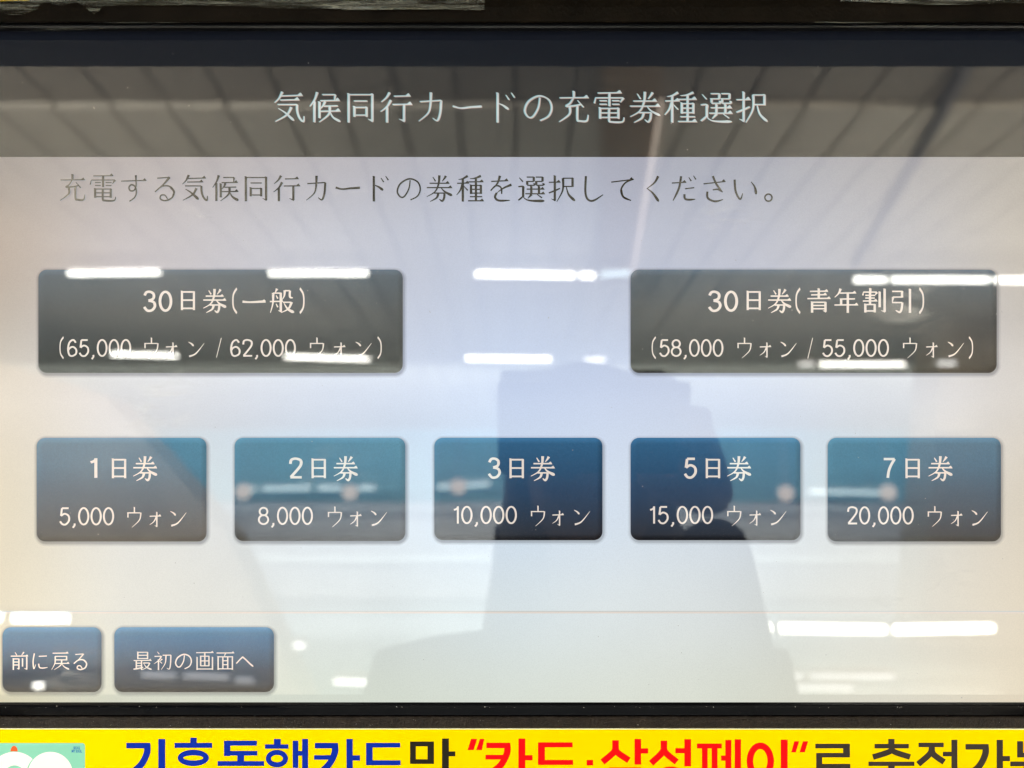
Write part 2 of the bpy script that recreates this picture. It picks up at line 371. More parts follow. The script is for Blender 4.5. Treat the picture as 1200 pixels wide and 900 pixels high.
# ------------------------------------------------------------------ the hall that the glass mirrors
ZC = 4.85
m_floor = pbr('hall_floor_granite', (.28, .30, .31), .25, noise=.15, nscale=3, bump=.02, coord='Object')
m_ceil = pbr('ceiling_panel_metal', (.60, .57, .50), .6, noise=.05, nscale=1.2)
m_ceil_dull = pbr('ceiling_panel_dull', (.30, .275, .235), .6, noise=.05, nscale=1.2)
m_ceil_joint = pbr('ceiling_joint', (.48, .45, .40), .7)
m_soffit = pbr('dark_soffit', (.02, .022, .028), .7)
m_teal_wall = pbr('teal_wall', (.17, .37, .43), .5, noise=.08, nscale=2)
m_grey_wall = pbr('grey_stone_wall', (.55, .53, .54), .5, noise=.12, nscale=1.5)
m_beige = pbr('beige_stone', (.62, .57, .49), .5, noise=.1, nscale=2)
m_beam = pbr('dark_conduit', (.16, .16, .17), .6)
m_brass = pbr('brown_panel', (.34, .25, .16), .5, noise=.1)
tag(link('floor', mesh('floor', [(-30, 2, 0), (30, 2, 0), (30, -24, 0), (-30, -24, 0)], [(0, 3, 2, 1)]), m_floor), kind='structure')
ce = tag(link('ceiling', bevel_box('ceiling', -30, 30, -24, 2, ZC + .05, ZC + .2, .01), m_ceil_joint), kind='structure')
# ceiling panels, laid in two bays of different depth, joints running away from the machine
x = -14.0
yb = 1.2; ym = -reflz(600, 119, ZC).y
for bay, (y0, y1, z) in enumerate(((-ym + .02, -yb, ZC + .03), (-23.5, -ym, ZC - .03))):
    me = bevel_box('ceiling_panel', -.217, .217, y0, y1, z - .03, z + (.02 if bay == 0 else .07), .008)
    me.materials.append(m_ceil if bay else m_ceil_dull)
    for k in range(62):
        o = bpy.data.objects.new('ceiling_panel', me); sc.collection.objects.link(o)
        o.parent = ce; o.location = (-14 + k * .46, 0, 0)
wall = tag(link('hall_wall', bevel_box('hall_wall', -30, 30, -22.4, -22, 0, ZC + .04, .01), m_grey_wall), kind='structure')
for k in range(24):
    a = -18 + k * 1.5
    me = bevel_box('wall_panel', a, a + 1.485, -22, -21.93, 2.65, ZC - .1, .01)
    link('wall_panel', me, m_teal_wall, wall)
link('wall_ledge', bevel_box('wall_ledge', -18, 18, -22, -21.7, 2.3, 2.6, .01), pbr('pale_ledge', (.5, .5, .52), .5), wall)
link('wall_rail', bevel_box('wall_rail', -18, 18, -22, -21.8, .95, 1.15, .01), pbr('white_rail', (.8, .8, .8), .5), wall)
# stair enclosure sloping down, seen mirrored at the left of the screen
def prism_refl(name, outline, dist, depth, mat, label, cat):
    a = [refl(px, py, dist) for px, py in outline]; n = len(a)
    for p in a:
        p.z = max(p.z, 0.0)
    b = [Vector((p.x, p.y - depth, p.z)) for p in a]
    fs = [tuple(range(n)), tuple(range(n, 2 * n))[::-1]] + [(i, i + n, (i + 1) % n + n, (i + 1) % n) for i in range(n)]
    me = mesh(name, a + b, fs); bm = bmesh.new(); bm.from_mesh(me); bmesh.ops.recalc_face_normals(bm, faces=bm.faces); bm.to_mesh(me); bm.free()
    return tag(link(name, me, mat), label, cat)
prism_refl('stair_enclosure', [(-700, 300), (20, 430), (120, 462), (262, 620), (330, 1500), (-700, 1500)], 6.5, .5, m_beige,
           'beige stone stair enclosure with a slanting top mirrored in the left of the screen', 'stair wall')
prism_refl('pillar', [(1158, -400), (1330, -400), (1330, 1500), (1158, 1500)], 11.2, .8, m_beige,
           'square beige stone pillar mirrored at the right edge of the screen', 'pillar')
# overhead conduit, and an added brown bulkhead
def beam(name, p0, p1, width, mat, label, cat, h=.12, z=ZC - .12):
    a, b = reflz(*p0, z), reflz(*p1, z); d = (b - a); d.z = 0; s = d.normalized().cross(Vector((0, 0, 1))) * width / 2
    V = [a + s, a - s, b - s, b + s]; V = V + [v + Vector((0, 0, h)) for v in V]
    me = mesh(name, V, [(0, 3, 2, 1), (4, 5, 6, 7), (0, 1, 5, 4), (1, 2, 6, 5), (2, 3, 7, 6), (3, 0, 4, 7)])
    return tag(link(name, me, mat), label, cat)
beam('conduit', (1145, 66), (1003, 312), .07, m_beam, 'dark conduit crossing the ceiling aslant, mirrored above the right button', 'conduit')
beam('slab', (745, 66), (722, 330), .42, m_brass, 'added brown bulkhead mirrored behind the right half of the title', 'slab')  # made-up overhead piece standing in for a brownish mirrored band

beam('glow_strip', (776, 120), (741, 325), .035, emis('glow_strip_emission', (1, .82, .66), 7, 0, False), 'thin warm glowing strip added for the slash mirrored through the end of the title', 'glowing strip', .03, ZC - .16)  # made-up glow for a warm bright slash, no lamp known there
# fluorescent tubes
def tube_mat(name, s, col): return emis(name, col, s, 0, False)
mt_hi = tube_mat('lit_tube', 70, (1, .97, .88)); mt_mid = tube_mat('lit_tube_dim', 24, (1, .97, .92)); mt_far = tube_mat('lit_tube_far', 14, (.80, .98, 1))
mt_bulb = tube_mat('lit_warm_globe', 9, (1, .85, .72)); mt_low = tube_mat('lit_tube_warm', 95, (1, .96, .80)); mt_dim2 = tube_mat('lit_tube_faint', 9, (1, .97, .95))
m_cap = pbr('lamp_end_cap', (.5, .5, .48), .4)
ordn = ['first', 'second', 'third', 'fourth', 'fifth', 'sixth', 'seventh', 'eighth', 'ninth']
def lamp(p0, p1, dist, mat, r, label, group, hang=True):
    a, b = refl(*p0, dist), refl(*p1, dist)
    base = (a + b) / 2
    t = empty('tube_lamp', Matrix.Translation(base), label, 'lamp', group)
    a, b = a - base, b - base; d = (b - a).normalized()
    V, Fc = tube_between(a, b, r); mb = MB(); mb.add(V, Fc); mb.build('tube', mat, t, smooth=True).location = (0, 0, 0)
    for e, s in ((a, -1), (b, 1)):
        V, Fc = tube_between(e, e + d * s * .03, r * 1.2); mb = MB(); mb.add(V, Fc); mb.build('end_cap', m_cap, t)
    mb = MB(); hgt = .05
    V, Fc = box_data(min(a.x, b.x), max(a.x, b.x), -.035, .035, max(a.z, b.z) + r + .004, max(a.z, b.z) + r + hgt); mb.add(V, Fc)
    mb.build('housing', m_cap, t)
    if hang and base.z < ZC - .2:
        for e in (a * .7, b * .7):
            V, Fc = tube_between((e.x, 0, max(a.z, b.z) + r + hgt), (e.x, 0, ZC - base.z - .04), .006, 6); mb = MB(); mb.add(V, Fc)
            mb.build('hanger', m_cap, t)
    return t
rows = [
 ('row mirrored across the wide button tops', 'ceiling lamps of the upper mirrored row', 8.4, .026, [
   (80, 320, 188, 319, mt_hi), (316, 320, 431, 320, mt_hi), (558, 321, 673, 323, mt_hi), (680, 323, 696, 323, mt_hi), (704, 322, 738, 320, mt_far),
   (1000, 328, 1038, 328, mt_hi), (1044, 328, 1158, 328, mt_hi), (1163, 328, 1290, 330, mt_hi)]),
 ('row mirrored across the wide button prices', 'ceiling lamps of the second mirrored row', 10.3, .022, [
   (131, 415, 208, 417, mt_hi), (334, 418, 433, 421, mt_hi), (546, 420, 645, 421, mt_hi), (685, 422, 709, 422, mt_mid),
   (936, 427, 953, 427, mt_mid), (960, 427, 1060, 427, mt_hi), (1098, 426, 1120, 426, mt_mid)]),
 ('faint row mirrored over the blue buttons', 'far lamps mirrored over the small buttons', 20.0, .05, [
   (294, 573, 301, 573, mt_far), (308, 573, 364, 572, mt_far), (373, 572, 400, 572, mt_far), (421, 572, 440, 572, mt_far), (513, 571, 532, 570, mt_far),
   (545, 569, 574, 567, mt_far), (948, 576, 1030, 578, mt_far), (1118, 583, 1150, 584, mt_far), (1180, 585, 1260, 586, mt_far)]),
 ('bright row mirrored below the divider line', 'low bright mirrored lamps', 9.0, .040, [
   (-60, 723, 4, 724, mt_low), (16, 725, 82, 725, mt_low), (867, 735, 902, 736, mt_low), (914, 736, 1037, 738, mt_low), (1046, 738, 1163, 736, mt_low)]),
 ('small row mirrored near the lower edge', 'small mirrored lamps near the lower edge', 5.6, .015, [
   (40, 804, 51, 804, mt_hi), (167, 791, 206, 792, mt_dim2), (216, 792, 268, 794, mt_dim2), (276, 797, 298, 798, mt_dim2), (392, 799, 449, 801, mt_mid),
   (905, 792, 940, 793, mt_dim2), (950, 793, 1048, 793, mt_dim2), (925, 806, 1000, 806, mt_dim2), (345, 757, 357, 757, mt_mid)]),
]
for desc, grp, dist, r, ls in rows:
    for k, (x0, y0, x1, y1, mt) in enumerate(ls):
        lamp((x0, y0), (x1, y1), (5.9 if y0 > 700 and x1 < 100 and dist > 6 else dist), mt, r * (.66 if y0 > 700 and x1 < 100 and dist > 6 else 1), ordn[k] + ' tube from left in the ' + desc, grp, y0 < 640)
for k, (x_, y_) in enumerate(((285, 576), (410, 577), (537, 570), (921, 578), (1041, 577), (1166, 575))):
    p = refl(x_, y_, 16.0)
    t = empty('globe_lamp', Matrix.Translation(p), ordn[k] + ' warm globe lamp from the left mirrored over the small buttons', 'lamp', 'warm globe lamps')
    bm = bmesh.new(); bmesh.ops.create_uvsphere(bm, u_segments=16, v_segments=10, radius=.17)
    me = bpy.data.meshes.new('globe'); bm.to_mesh(me); bm.free(); link('globe', me, mt_bulb, t)
    V, Fc = tube_between((0, 0, .17), (0, 0, ZC - p.z - .05), .012, 8); mb = MB(); mb.add(V, Fc); mb.build('stem', m_beam, t)

# ------------------------------------------------------------------ the person taking the picture (mirrored dark in the glass)
def skin(name, joints, edges, mat, parent, sub=2):
    me = bpy.data.meshes.new(name); me.from_pydata([j[0] for j in joints], edges, []); o = bpy.data.objects.new(name, me)
    sc.collection.objects.link(o)
    md = o.modifiers.new('s', 'SKIN'); md.use_smooth_shade = True
    for i, j in enumerate(joints):
        r = j[1] if isinstance(j[1], tuple) else (j[1], j[1]); me.skin_vertices[0].data[i].radius = r
    me.skin_vertices[0].data[0].use_root = True
    o.modifiers.new('u', 'SUBSURF').levels = sub
    dg = bpy.context.evaluated_depsgraph_get(); m2 = bpy.data.meshes.new_from_object(o.evaluated_get(dg))
    bpy.data.objects.remove(o); m2.materials.clear()
    return link(name, m2, mat, parent)
m_skin = pbr('skin', (.50, .30, .21), .5); m_coat = pbr('navy_coat', (.012, .014, .022), .85, noise=.2); m_hair = pbr('black_hair', (.006, .005, .005), .5)
m_trouser = pbr('dark_trousers', (.02, .02, .024), .85); m_shoe = pbr('black_shoe', (.01, .01, .01), .4)
hd = refl(692, 565, .56)
per = empty('person', Matrix.Translation((hd.x, hd.y, 0)), 'person in a dark coat holding up a phone, mirrored dark behind the small buttons', 'person')
hz = hd.z
camw = cam.matrix_world.translation; off = Vector((hd.x, hd.y, 0))
def L3(v): return Vector(v) - off
phone_c = camw + Vector((.068, -.014, -.034))
m_phone_back = pbr('phone_back', (.012, .014, .02), .35, spec=.2)
gl = L3(phone_c + Vector((-.078, -.012, -.02))); gr = L3(phone_c + Vector((.078, -.012, -.02)))
sh = hz - .195
J = [((0, 0, sh - .42), (.15, .10)), ((0, -.01, sh - .22), (.17, .11)), ((0, 0, sh - .06), (.18, .10)), ((0, .0, sh + .05), (.115, .08)),
     ((-.20, 0, sh - .03), .065), ((-.25, -.01, sh - .30), .05), ((-.25, .05, sh - .54), .036),
     ((.17, 0, sh - .03), .065), ((.165, .05, sh - .22), .055), (tuple(gr + Vector((.040, -.10, -.045))), .036),
     ((-.09, 0, sh - .54), .085), ((.09, 0, sh - .54), .085)]
skin('coat', J, [(0, 1), (1, 2), (2, 3), (2, 4), (4, 5), (5, 6), (2, 7), (7, 8), (8, 9), (0, 10), (0, 11)], m_coat, per)
for s in (-1, 1):
    skin('trouser_leg', [((s * .09, 0, sh - .50), .085), ((s * .10, .02, .48), .06), ((s * .11, 0, .10), .05)], [(0, 1), (1, 2)], m_trouser, per)
    skin('shoe', [((s * .11, -.04, .05), .045), ((s * .12, .10, .035), .04), ((s * .125, .17, .03), .03)], [(0, 1), (1, 2)], m_shoe, per)
skin('head', [((0, -.01, sh + .03), .05), ((0, 0, hz - .10), .052), ((0, .02, hz - .055), (.058, .075)), ((0, .01, hz + .01), (.072, .09)), ((0, 0, hz + .07), (.066, .085)),
              ((0, .115, hz - .015), .011), ((-.078, 0, hz - .005), .014), ((.078, 0, hz - .005), .014)],
     [(0, 1), (1, 2), (2, 3), (3, 4), (3, 5), (3, 6), (3, 7)], m_skin, per)
skin('hair', [((0, -.03, hz + .03), (.102, .085)), ((0, -.035, hz - .05), (.108, .06)), ((0, -.045, hz - .16), (.135, .05)), ((0, -.05, hz - .22), (.14, .045)), ((0, -.01, hz + .085), (.085, .10)), ((0, .03, hz + .11), (.06, .06))],
     [(0, 1), (1, 2), (2, 3), (0, 4), (4, 5)], m_hair, per)
for s in (-1, 1):
    bm = bmesh.new(); bmesh.ops.create_uvsphere(bm, u_segments=12, v_segments=8, radius=.012)
    me = bpy.data.meshes.new('eye'); bm.to_mesh(me); bm.free(); o = link('eye', me, m_shoe, per); o.location = (s * .032, .088, hz + .005)
hl = Vector((-.25, .06, sh - .60))
skin('hand', [(tuple(hl + Vector((0, 0, .05))), .026), (tuple(hl), (.022, .034))] + [(tuple(hl + Vector((.004, .030 - k * .020, -.05))), .011) for k in range(4)] + [(tuple(hl + Vector((.012, .028 - k * .019, -.095))), .009) for k in range(4)] + [(tuple(hl + Vector((.012, .045, -.02))), .012), (tuple(hl + Vector((.018, .055, -.05))), .010)],
     [(0, 1), (1, 2), (1, 3), (1, 4), (1, 5), (2, 6), (3, 7), (4, 8), (5, 9), (1, 10), (10, 11)], m_skin, per, 1)
for g, s in ((gr, 1),):
    wr = g + Vector((s * .038, -.085, -.035)); palm = g + Vector((s * .02, -.035, -.015))
    Jh = [(tuple(wr), .026), (tuple(palm), (.030, .018))]; E = [(0, 1)]
    for k in range(4):
        zz = .03 - k * .021; ln = (.9, 1, .95, .8)[k]
        i0 = len(Jh)
        Jh += [(tuple(g + Vector((s * .016, -.012, zz - .004))), .010), (tuple(g + Vector((s * .012, .016, zz))), .009), (tuple(g + Vector((-s * .014 * ln, .022, zz))), .008)]
        E += [(1, i0), (i0, i0 + 1), (i0 + 1, i0 + 2)]
    i0 = len(Jh); Jh += [(tuple(g + Vector((-s * .012, -.034, -.03))), .012), (tuple(g + Vector((-s * .036, -.022, -.012))), .010)]
    E += [(1, i0), (i0, i0 + 1)]
    skin('hand', Jh, E, m_skin, per, 1)
ph = empty('phone', Matrix.Translation(phone_c) @ Matrix.Rotation(-TILT, 4, 'X'), 'black phone held level in one hand, mirrored dark in mid screen', 'phone')
link('phone_body', bevel_box('phone_body', -.080, .080, -.008, .0, -.038, .038, .003), m_phone_back, ph)
link('lens_ring', bevel_box('lens_ring', -.062, -.034, 0, .002, .006, .032, .001), m_frame, ph)

# ------------------------------------------------------------------ the machine
mach = empty('ticket_machine', M, 'dark ticket machine front with a lit touch screen of grey and blue buttons', 'ticket machine')
SX0, SX1, SY0, SY1 = -21, 1237, 36, 823     # lit area in photo pixels
def sheet(x0, y0, x1, y1, d): return [P(x0, y1, d), P(x1, y1, d), P(x1, y0, d), P(x0, y0, d)]
# glass 3 mm thick
v0 = [P(-22, 842), P(1238, 842), P(1238, 20), P(-22, 20)]
v1 = [Vector((p.x, .003, p.z)) for p in v0]
mb = MB(); mb.add(v0 + v1, [(0, 1, 2, 3)], 0); mb.add(v0 + v1, [(7, 6, 5, 4), (0, 4, 5, 1), (1, 5, 6, 2), (2, 6, 7, 3), (3, 7, 4, 0)], 1)
mb.build('cover_glass', [m_glass, m_glass_back], mach, M)

DB = .0040
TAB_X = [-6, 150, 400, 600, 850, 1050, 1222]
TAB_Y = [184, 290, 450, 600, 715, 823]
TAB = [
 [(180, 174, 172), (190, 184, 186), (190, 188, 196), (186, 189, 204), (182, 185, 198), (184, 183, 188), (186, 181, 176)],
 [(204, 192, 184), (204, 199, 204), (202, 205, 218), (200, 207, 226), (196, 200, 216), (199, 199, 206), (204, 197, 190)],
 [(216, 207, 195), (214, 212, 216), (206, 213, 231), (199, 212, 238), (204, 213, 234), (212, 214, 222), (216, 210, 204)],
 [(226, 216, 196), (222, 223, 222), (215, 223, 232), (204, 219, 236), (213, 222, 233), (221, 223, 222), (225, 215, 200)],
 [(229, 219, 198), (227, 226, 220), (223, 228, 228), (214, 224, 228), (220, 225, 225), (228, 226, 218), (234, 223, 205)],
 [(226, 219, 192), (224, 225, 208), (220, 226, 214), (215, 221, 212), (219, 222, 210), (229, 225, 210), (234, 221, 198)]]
def tab(px, py):  # viewing-angle tint painted in, mirrored hall light subtracted from the colour
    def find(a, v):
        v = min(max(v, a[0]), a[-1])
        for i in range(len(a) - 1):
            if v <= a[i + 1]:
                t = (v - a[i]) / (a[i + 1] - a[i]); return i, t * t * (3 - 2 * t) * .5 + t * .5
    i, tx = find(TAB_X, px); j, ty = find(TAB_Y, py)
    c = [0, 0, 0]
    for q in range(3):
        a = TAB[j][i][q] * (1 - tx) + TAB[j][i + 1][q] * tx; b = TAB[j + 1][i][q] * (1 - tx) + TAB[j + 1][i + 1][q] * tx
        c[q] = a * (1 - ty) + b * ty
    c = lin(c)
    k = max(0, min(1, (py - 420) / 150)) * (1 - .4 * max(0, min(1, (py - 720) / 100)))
    u = max(0, 1 - ((px - 690) / 230) ** 2)          # tint lifted where the mirrored person blocks the hall's light
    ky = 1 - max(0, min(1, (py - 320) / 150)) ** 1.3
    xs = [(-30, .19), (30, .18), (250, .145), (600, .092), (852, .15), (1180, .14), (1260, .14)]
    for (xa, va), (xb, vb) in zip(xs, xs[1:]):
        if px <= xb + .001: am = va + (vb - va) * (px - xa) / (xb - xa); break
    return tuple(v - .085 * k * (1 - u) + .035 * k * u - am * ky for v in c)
def grid_sheet(name, x0, y0, x1, y1, nx, ny, d, colf, mat, parent):
    V = []; C = []
    for j in range(ny + 1):
        for i in range(nx + 1):
            px = x0 + (x1 - x0) * i / nx; py = y1 + (y0 - y1) * j / ny
            V.append(P(px, py, d)); C.append(colf(px, py))
    Fc = [(j * (nx + 1) + i, j * (nx + 1) + i + 1, (j + 1) * (nx + 1) + i + 1, (j + 1) * (nx + 1) + i) for j in range(ny) for i in range(nx)]
    me = mesh(name, V, Fc); a = me.color_attributes.new('tint', 'FLOAT_COLOR', 'POINT')
    for k, c in enumerate(C): a.data[k].color = (*c, 1)
    return link(name, me, mat, parent, M)
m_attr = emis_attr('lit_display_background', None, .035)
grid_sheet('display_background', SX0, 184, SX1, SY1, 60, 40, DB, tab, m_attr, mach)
def hdr(px, py):
    t = (py - SY0) / (184 - SY0)
    a, b = (19, 22, 30), (34, 36, 38)
    e = max(0, min(1, (py - SY0) / 6))
    return tuple(v * (.35 + .65 * e) for v in lin([a[i] * (1 - t) + b[i] * t for i in range(3)]))
grid_sheet('title_bar', SX0, SY0, SX1, 184, 4, 40, DB, hdr, emis_attr('lit_title_bar', None, .10), mach)
mb = MB(); mb.add(sheet(SX0, 717.4, SX1, 718.8, DB - .00010), [(0, 1, 2, 3)])
mb.add(sheet(SX0, 715.8, SX1, 717.3, DB - .00010), [(0, 1, 2, 3)], 1)
mb.build('divider_line', [emis('lit_divider', lin((228, 214, 204)), 1, .02), emis('lit_divider_shade', lin((206, 206, 202)), 1, .02)], mach, M)

# buttons
def rr_pts(x0, y0, x1, y1, r, n=7):
    pts = []
    for cx, cy, a0 in ((x1 - r, y0 + r, -90), (x1 - r, y1 - r, 0), (x0 + r, y1 - r, 90), (x0 + r, y0 + r, 180)):
        for k in range(n + 1):
            a = R(a0 + 90 * k / n); pts.append((cx + r * math.cos(a), cy + r * math.sin(a), math.cos(a), math.sin(a)))
    return pts
RAMP_VEILED = [(0, (42, 45, 52)), (.12, (48, 56, 68)), (.45, (52, 78, 100)), (.75, (62, 102, 128)), (1, (68, 110, 136))]  # greyer copy for buttons beside the mirrored person, hall veil painted into it
RAMP_MID = [(0, (44, 46, 52)), (.12, (46, 54, 66)), (.5, (44, 70, 98)), (1, (52, 98, 134))]
RAMP_GREY = [(0, (30, 30, 30)), (.15, (46, 47, 47)), (.6, (54, 61, 68)), (.9, (50, 68, 84)), (1, (54, 74, 92))]
RAMP_LOW = [(0, (34, 40, 50)), (.35, (46, 66, 88)), (.85, (56, 110, 150)), (1, (74, 124, 158))]
mats_btn = {k: emis_attr('lit_button_' + k, v, .08) for k, v in dict(teal=RAMP_VEILED, blue=RAMP_MID, grey=RAMP_GREY, low=RAMP_LOW).items()}
def shadow_mat():
    m, nt, out = new_mat('display_drop_shadow')
    a = N(nt, 'ShaderNodeAttribute', attribute_name='tint'); t = N(nt, 'ShaderNodeBsdfTransparent'); e = N(nt, 'ShaderNodeEmission')
    e.inputs[0].default_value = (*lin((92, 92, 96)), 1)
    mx = N(nt, 'ShaderNodeMixShader'); nt.links.new(a.outputs['Fac'], mx.inputs[0]); nt.links.new(t.outputs[0], mx.inputs[1]); nt.links.new(e.outputs[0], mx.inputs[2])
    nt.links.new(mx.outputs[0], out.inputs[0]); return m
m_shadow = shadow_mat()
def button(x0, y0, x1, y1, kind, label):
    r = 10
    rings = [(0, 0), (1.2, 1), (2.6, 2), (4.6, 3), (7.0, 4)]
    V = []; C = []; UV = []; Fc = []; base = None
    for ins, k in rings:
        pts = rr_pts(x0 + ins, y0 + ins, x1 - ins, y1 - ins, max(r - ins, 3))
        for (px, py, nx_, ny_) in pts:
            V.append(P(px, py, DB - .0002)); UV.append(((px - x0) / (x1 - x0), 1 - (py - y0) / (y1 - y0)))
            e = [1, 1, .8, .45, 0][k]
            top = max(0, -ny_); bot = max(0, ny_); lef = max(0, -nx_); rig = max(0, nx_)
            mlt = 1 + e * (.42 * top - .68 * bot + (.10 * lef - .35 * rig) * (1 if abs(nx_) > .5 else .6))
            if k == 0: mlt = mlt * .9 + .06
            C.append((mlt, mlt, mlt))
    n = len(pts)
    for k in range(len(rings) - 1):
        for i in range(n):
            j = (i + 1) % n; Fc.append((k * n + i, (k + 1) * n + i, (k + 1) * n + j, k * n + j))
    Fc.append(tuple((len(rings) - 1) * n + i for i in range(n))[::-1])
    me = mesh('button', V, Fc)
    a = me.color_attributes.new('tint', 'FLOAT_COLOR', 'POINT')
    for q, c in enumerate(C): a.data[q].color = (*c, 1)
    uv = me.uv_layers.new(name='UVMap')
    for lp in me.loops: uv.data[lp.index].uv = UV[lp.vertex_index]
    b = link('button', me, mats_btn[kind], mach, M); b['label'] = label
    # drop shadow of the button, drawn on the display
    V = []; A = []; Fc = []
    rg = [(-3.5, .6), (1, .42), (2.6, .16), (4.6, 0)]
    for out_, al in rg:   # (outset, opacity)
        for (px, py, nx_, ny_) in rr_pts(x0 - out_ + .8, y0 - out_ + 1.6, x1 + out_ + .8, y1 + out_ + 1.6, r + out_):
            V.append(P(px, py, DB - .00012)); A.append(al)
    for k in range(3):
        for i in range(n):
            j = (i + 1) % n; Fc.append((k * n + i, (k + 1) * n + i, (k + 1) * n + j, k * n + j))
    me = mesh('drop_shadow', V, Fc); a = me.color_attributes.new('tint', 'FLOAT_COLOR', 'POINT')
    for q, al in enumerate(A): a.data[q].color = (al, al, al, 1)
    link('drop_shadow', me, m_shadow, b, M)
    return b
DT = DB - .0004
def won(L, xu, xo, xn, y, **k):
    L.cjk('ウ', xu, y, 24, 5.5, 7.5, w_=21, **k); L.cjk('ォ', xo - 3, y, 24, 5.5, 7.5, w_=22, **k); L.cjk('ン', xn - 1, y, 24, 5.5, 8.5, w_=22, **k)
MW = [m_warm_txt]
# wide buttons
b = button(45, 316, 472, 437, 'grey', 'wide grey button reading 30日券(一般) and (65,000 ウォン / 62,000 ウォン)')
L = Lettering(DT); L.num('30', 167, 341, 24, 202, 12, 10)
L.cjk('日', 207, 339, 26, 7.5, 10); L.cjk('券', 237, 338, 29, 5.8, 9.8); L.cjk('(', 268, 338, 29, 7, 11, w_=16); L.cjk('一', 283, 339, 29, 7,10); L.cjk('般', 316, 338, 29, 5.8, 9.8); L.cjk(')', 345, 338, 29, 7, 11, w_=16)
L.build('caption_lettering', MW, b)
L = Lettering(DT); L.cjk('(', 66, 395, 25, 6, 9.5, w_=14); L.num('65,000', 78, 397.5, 20.5, 154, 10, 4); won(L, 167, 193, 220, 396)
L.cjk('/', 250, 396, 23, 6, 6.5, w_=13); L.num('62,000', 269, 397.5, 20.5, 347, 10, 4); won(L, 361, 390, 416, 396); L.cjk(')', 437, 395, 25, 6, 9.5, w_=14)
L.build('price_lettering', MW, b)
b = button(739, 316, 1168, 437, 'grey', 'wide grey button reading 30日券(青年割引) and (58,000 ウォン / 55,000 ウォン)')
L = Lettering(DT); L.num('30', 829, 341, 24, 865, 12, 10)
L.cjk('日', 870, 339, 26, 7.5, 10); L.cjk('券', 899, 338, 29, 5.8, 9.8); L.cjk('(', 928, 338, 29, 7, 11, w_=16)
for ch, xx in zip('青年割引', (945, 977, 1010, 1042)): L.cjk(ch, xx, 338, 29, 5.8, 9.8)
L.cjk(')', 1071, 338, 29, 7, 11, w_=16); L.build('caption_lettering', MW, b)
L = Lettering(DT); L.cjk('(', 760, 395, 25, 6, 9.5, w_=14); L.num('58,000', 772, 397.5, 20.5, 848, 10, 4); won(L, 862, 889, 914, 396)
L.cjk('/', 943, 396, 24, 6, 6.5, w_=13); L.num('55,000', 963, 397.5, 20.5, 1042, 10, 4); won(L, 1056, 1084, 1110, 396); L.cjk(')', 1130, 395, 25, 6, 9.5, w_=14)
L.build('price_lettering', MW, b)
# day buttons
for (x0, x1, y1, kind, dg, dx0, dx1, nx_, kx, num, p0, p1, u, o_, n_, yy) in (
    (43, 242, 634.5, 'teal', '1', 105, 116, 126, 155, '5,000', 69, 134, 147, 174, 199, 594.5),
    (275, 475, 634, 'teal', '2', 338, 355, 360, 390, '8,000', 302, 367, 382, 409, 434, 594),
    (509, 706, 633, 'blue', '3', 571, 587, 592, 621, '10,000', 531, 606, 620, 646, 672, 593),
    (739, 938, 633, 'blue', '5', 801, 817, 822, 851, '15,000', 761, 836, 850, 877, 902, 593),
    (970, 1173, 634.5, 'teal', '7', 1034, 1050, 1056, 1087, '20,000', 992, 1071, 1085, 1113, 1138, 593.5)):
    b = button(x0, 513, x1, y1, kind, 'blue button reading %s日券 and %s ウォン' % (dg, num))
    L = Lettering(DT); L.num(dg, dx0, 536.5, 24, dx1, 12, 10)
    L.cjk('日', nx_, 535.5, 26.5, 7.5, 10); L.cjk('券', kx, 534, 30, 5.8, 9.8); L.build('caption_lettering', MW, b)
    L = Lettering(DT); L.num(num, p0, yy, 21, p1, 10, 4); won(L, u, o_, n_, yy); L.build('price_lettering', MW, b)
b = button(3, 735, 119, 811, 'low', 'small grey blue button reading 前に戻る')
L = Lettering(DT)
for ch, xx in zip('前に戻る', (12, 36, 60, 83)): L.cjk(ch, xx, 764, 21.5, 5.8, 7.5)
L.build('caption_lettering', MW, b)
b = button(134, 735, 321, 811, 'low', 'grey blue button reading 最初の画面へ')
L = Lettering(DT)
for ch, xx in zip('最初の画面へ', (156, 180, 204, 229, 253, 276)): L.cjk(ch, xx, 763.5, 22, 5.8, 7.5)
L.build('caption_lettering', MW, b)
# title and instruction line, with the colour fringes of the display's sub-pixels
L = Lettering(DT)
for k, ch in enumerate('気候同行カードの充電券種選択'):
    x_ = 320.5 + 41.67 * k
    kk = dict(th=4.2, tk=6.0)
    L.cjk(ch, x_, 106.8, 37.5, mi=1, dx=-.75, dy=-.15, dd=.00008, **kk); L.cjk(ch, x_, 106.8, 37.5, mi=2, dx=.6, dy=.55, dd=.00004, **kk); L.cjk(ch, x_, 106.8, 37.5, mi=0, th=3.1, tk=5.8)
L.build('title_lettering', [m_white_txt, m_cyan_fr, m_pink_fr], mach)
L = Lettering(DT)
for k, ch in enumerate('充電する気候同行カードの券種を選択してください。'):
    x_ = 69 + 35.82 * k
    L.cjk(ch, x_, 204.2 + k * .05, 32, mi=1, dx=.55, dy=.3, dd=.00004, th=4.4, tk=7.8); L.cjk(ch, x_, 204.2 + k * .05, 32, mi=0, th=4.5, tk=8.4)
L.build('instruction_lettering', [m_dark_txt, m_dark_fr], mach)

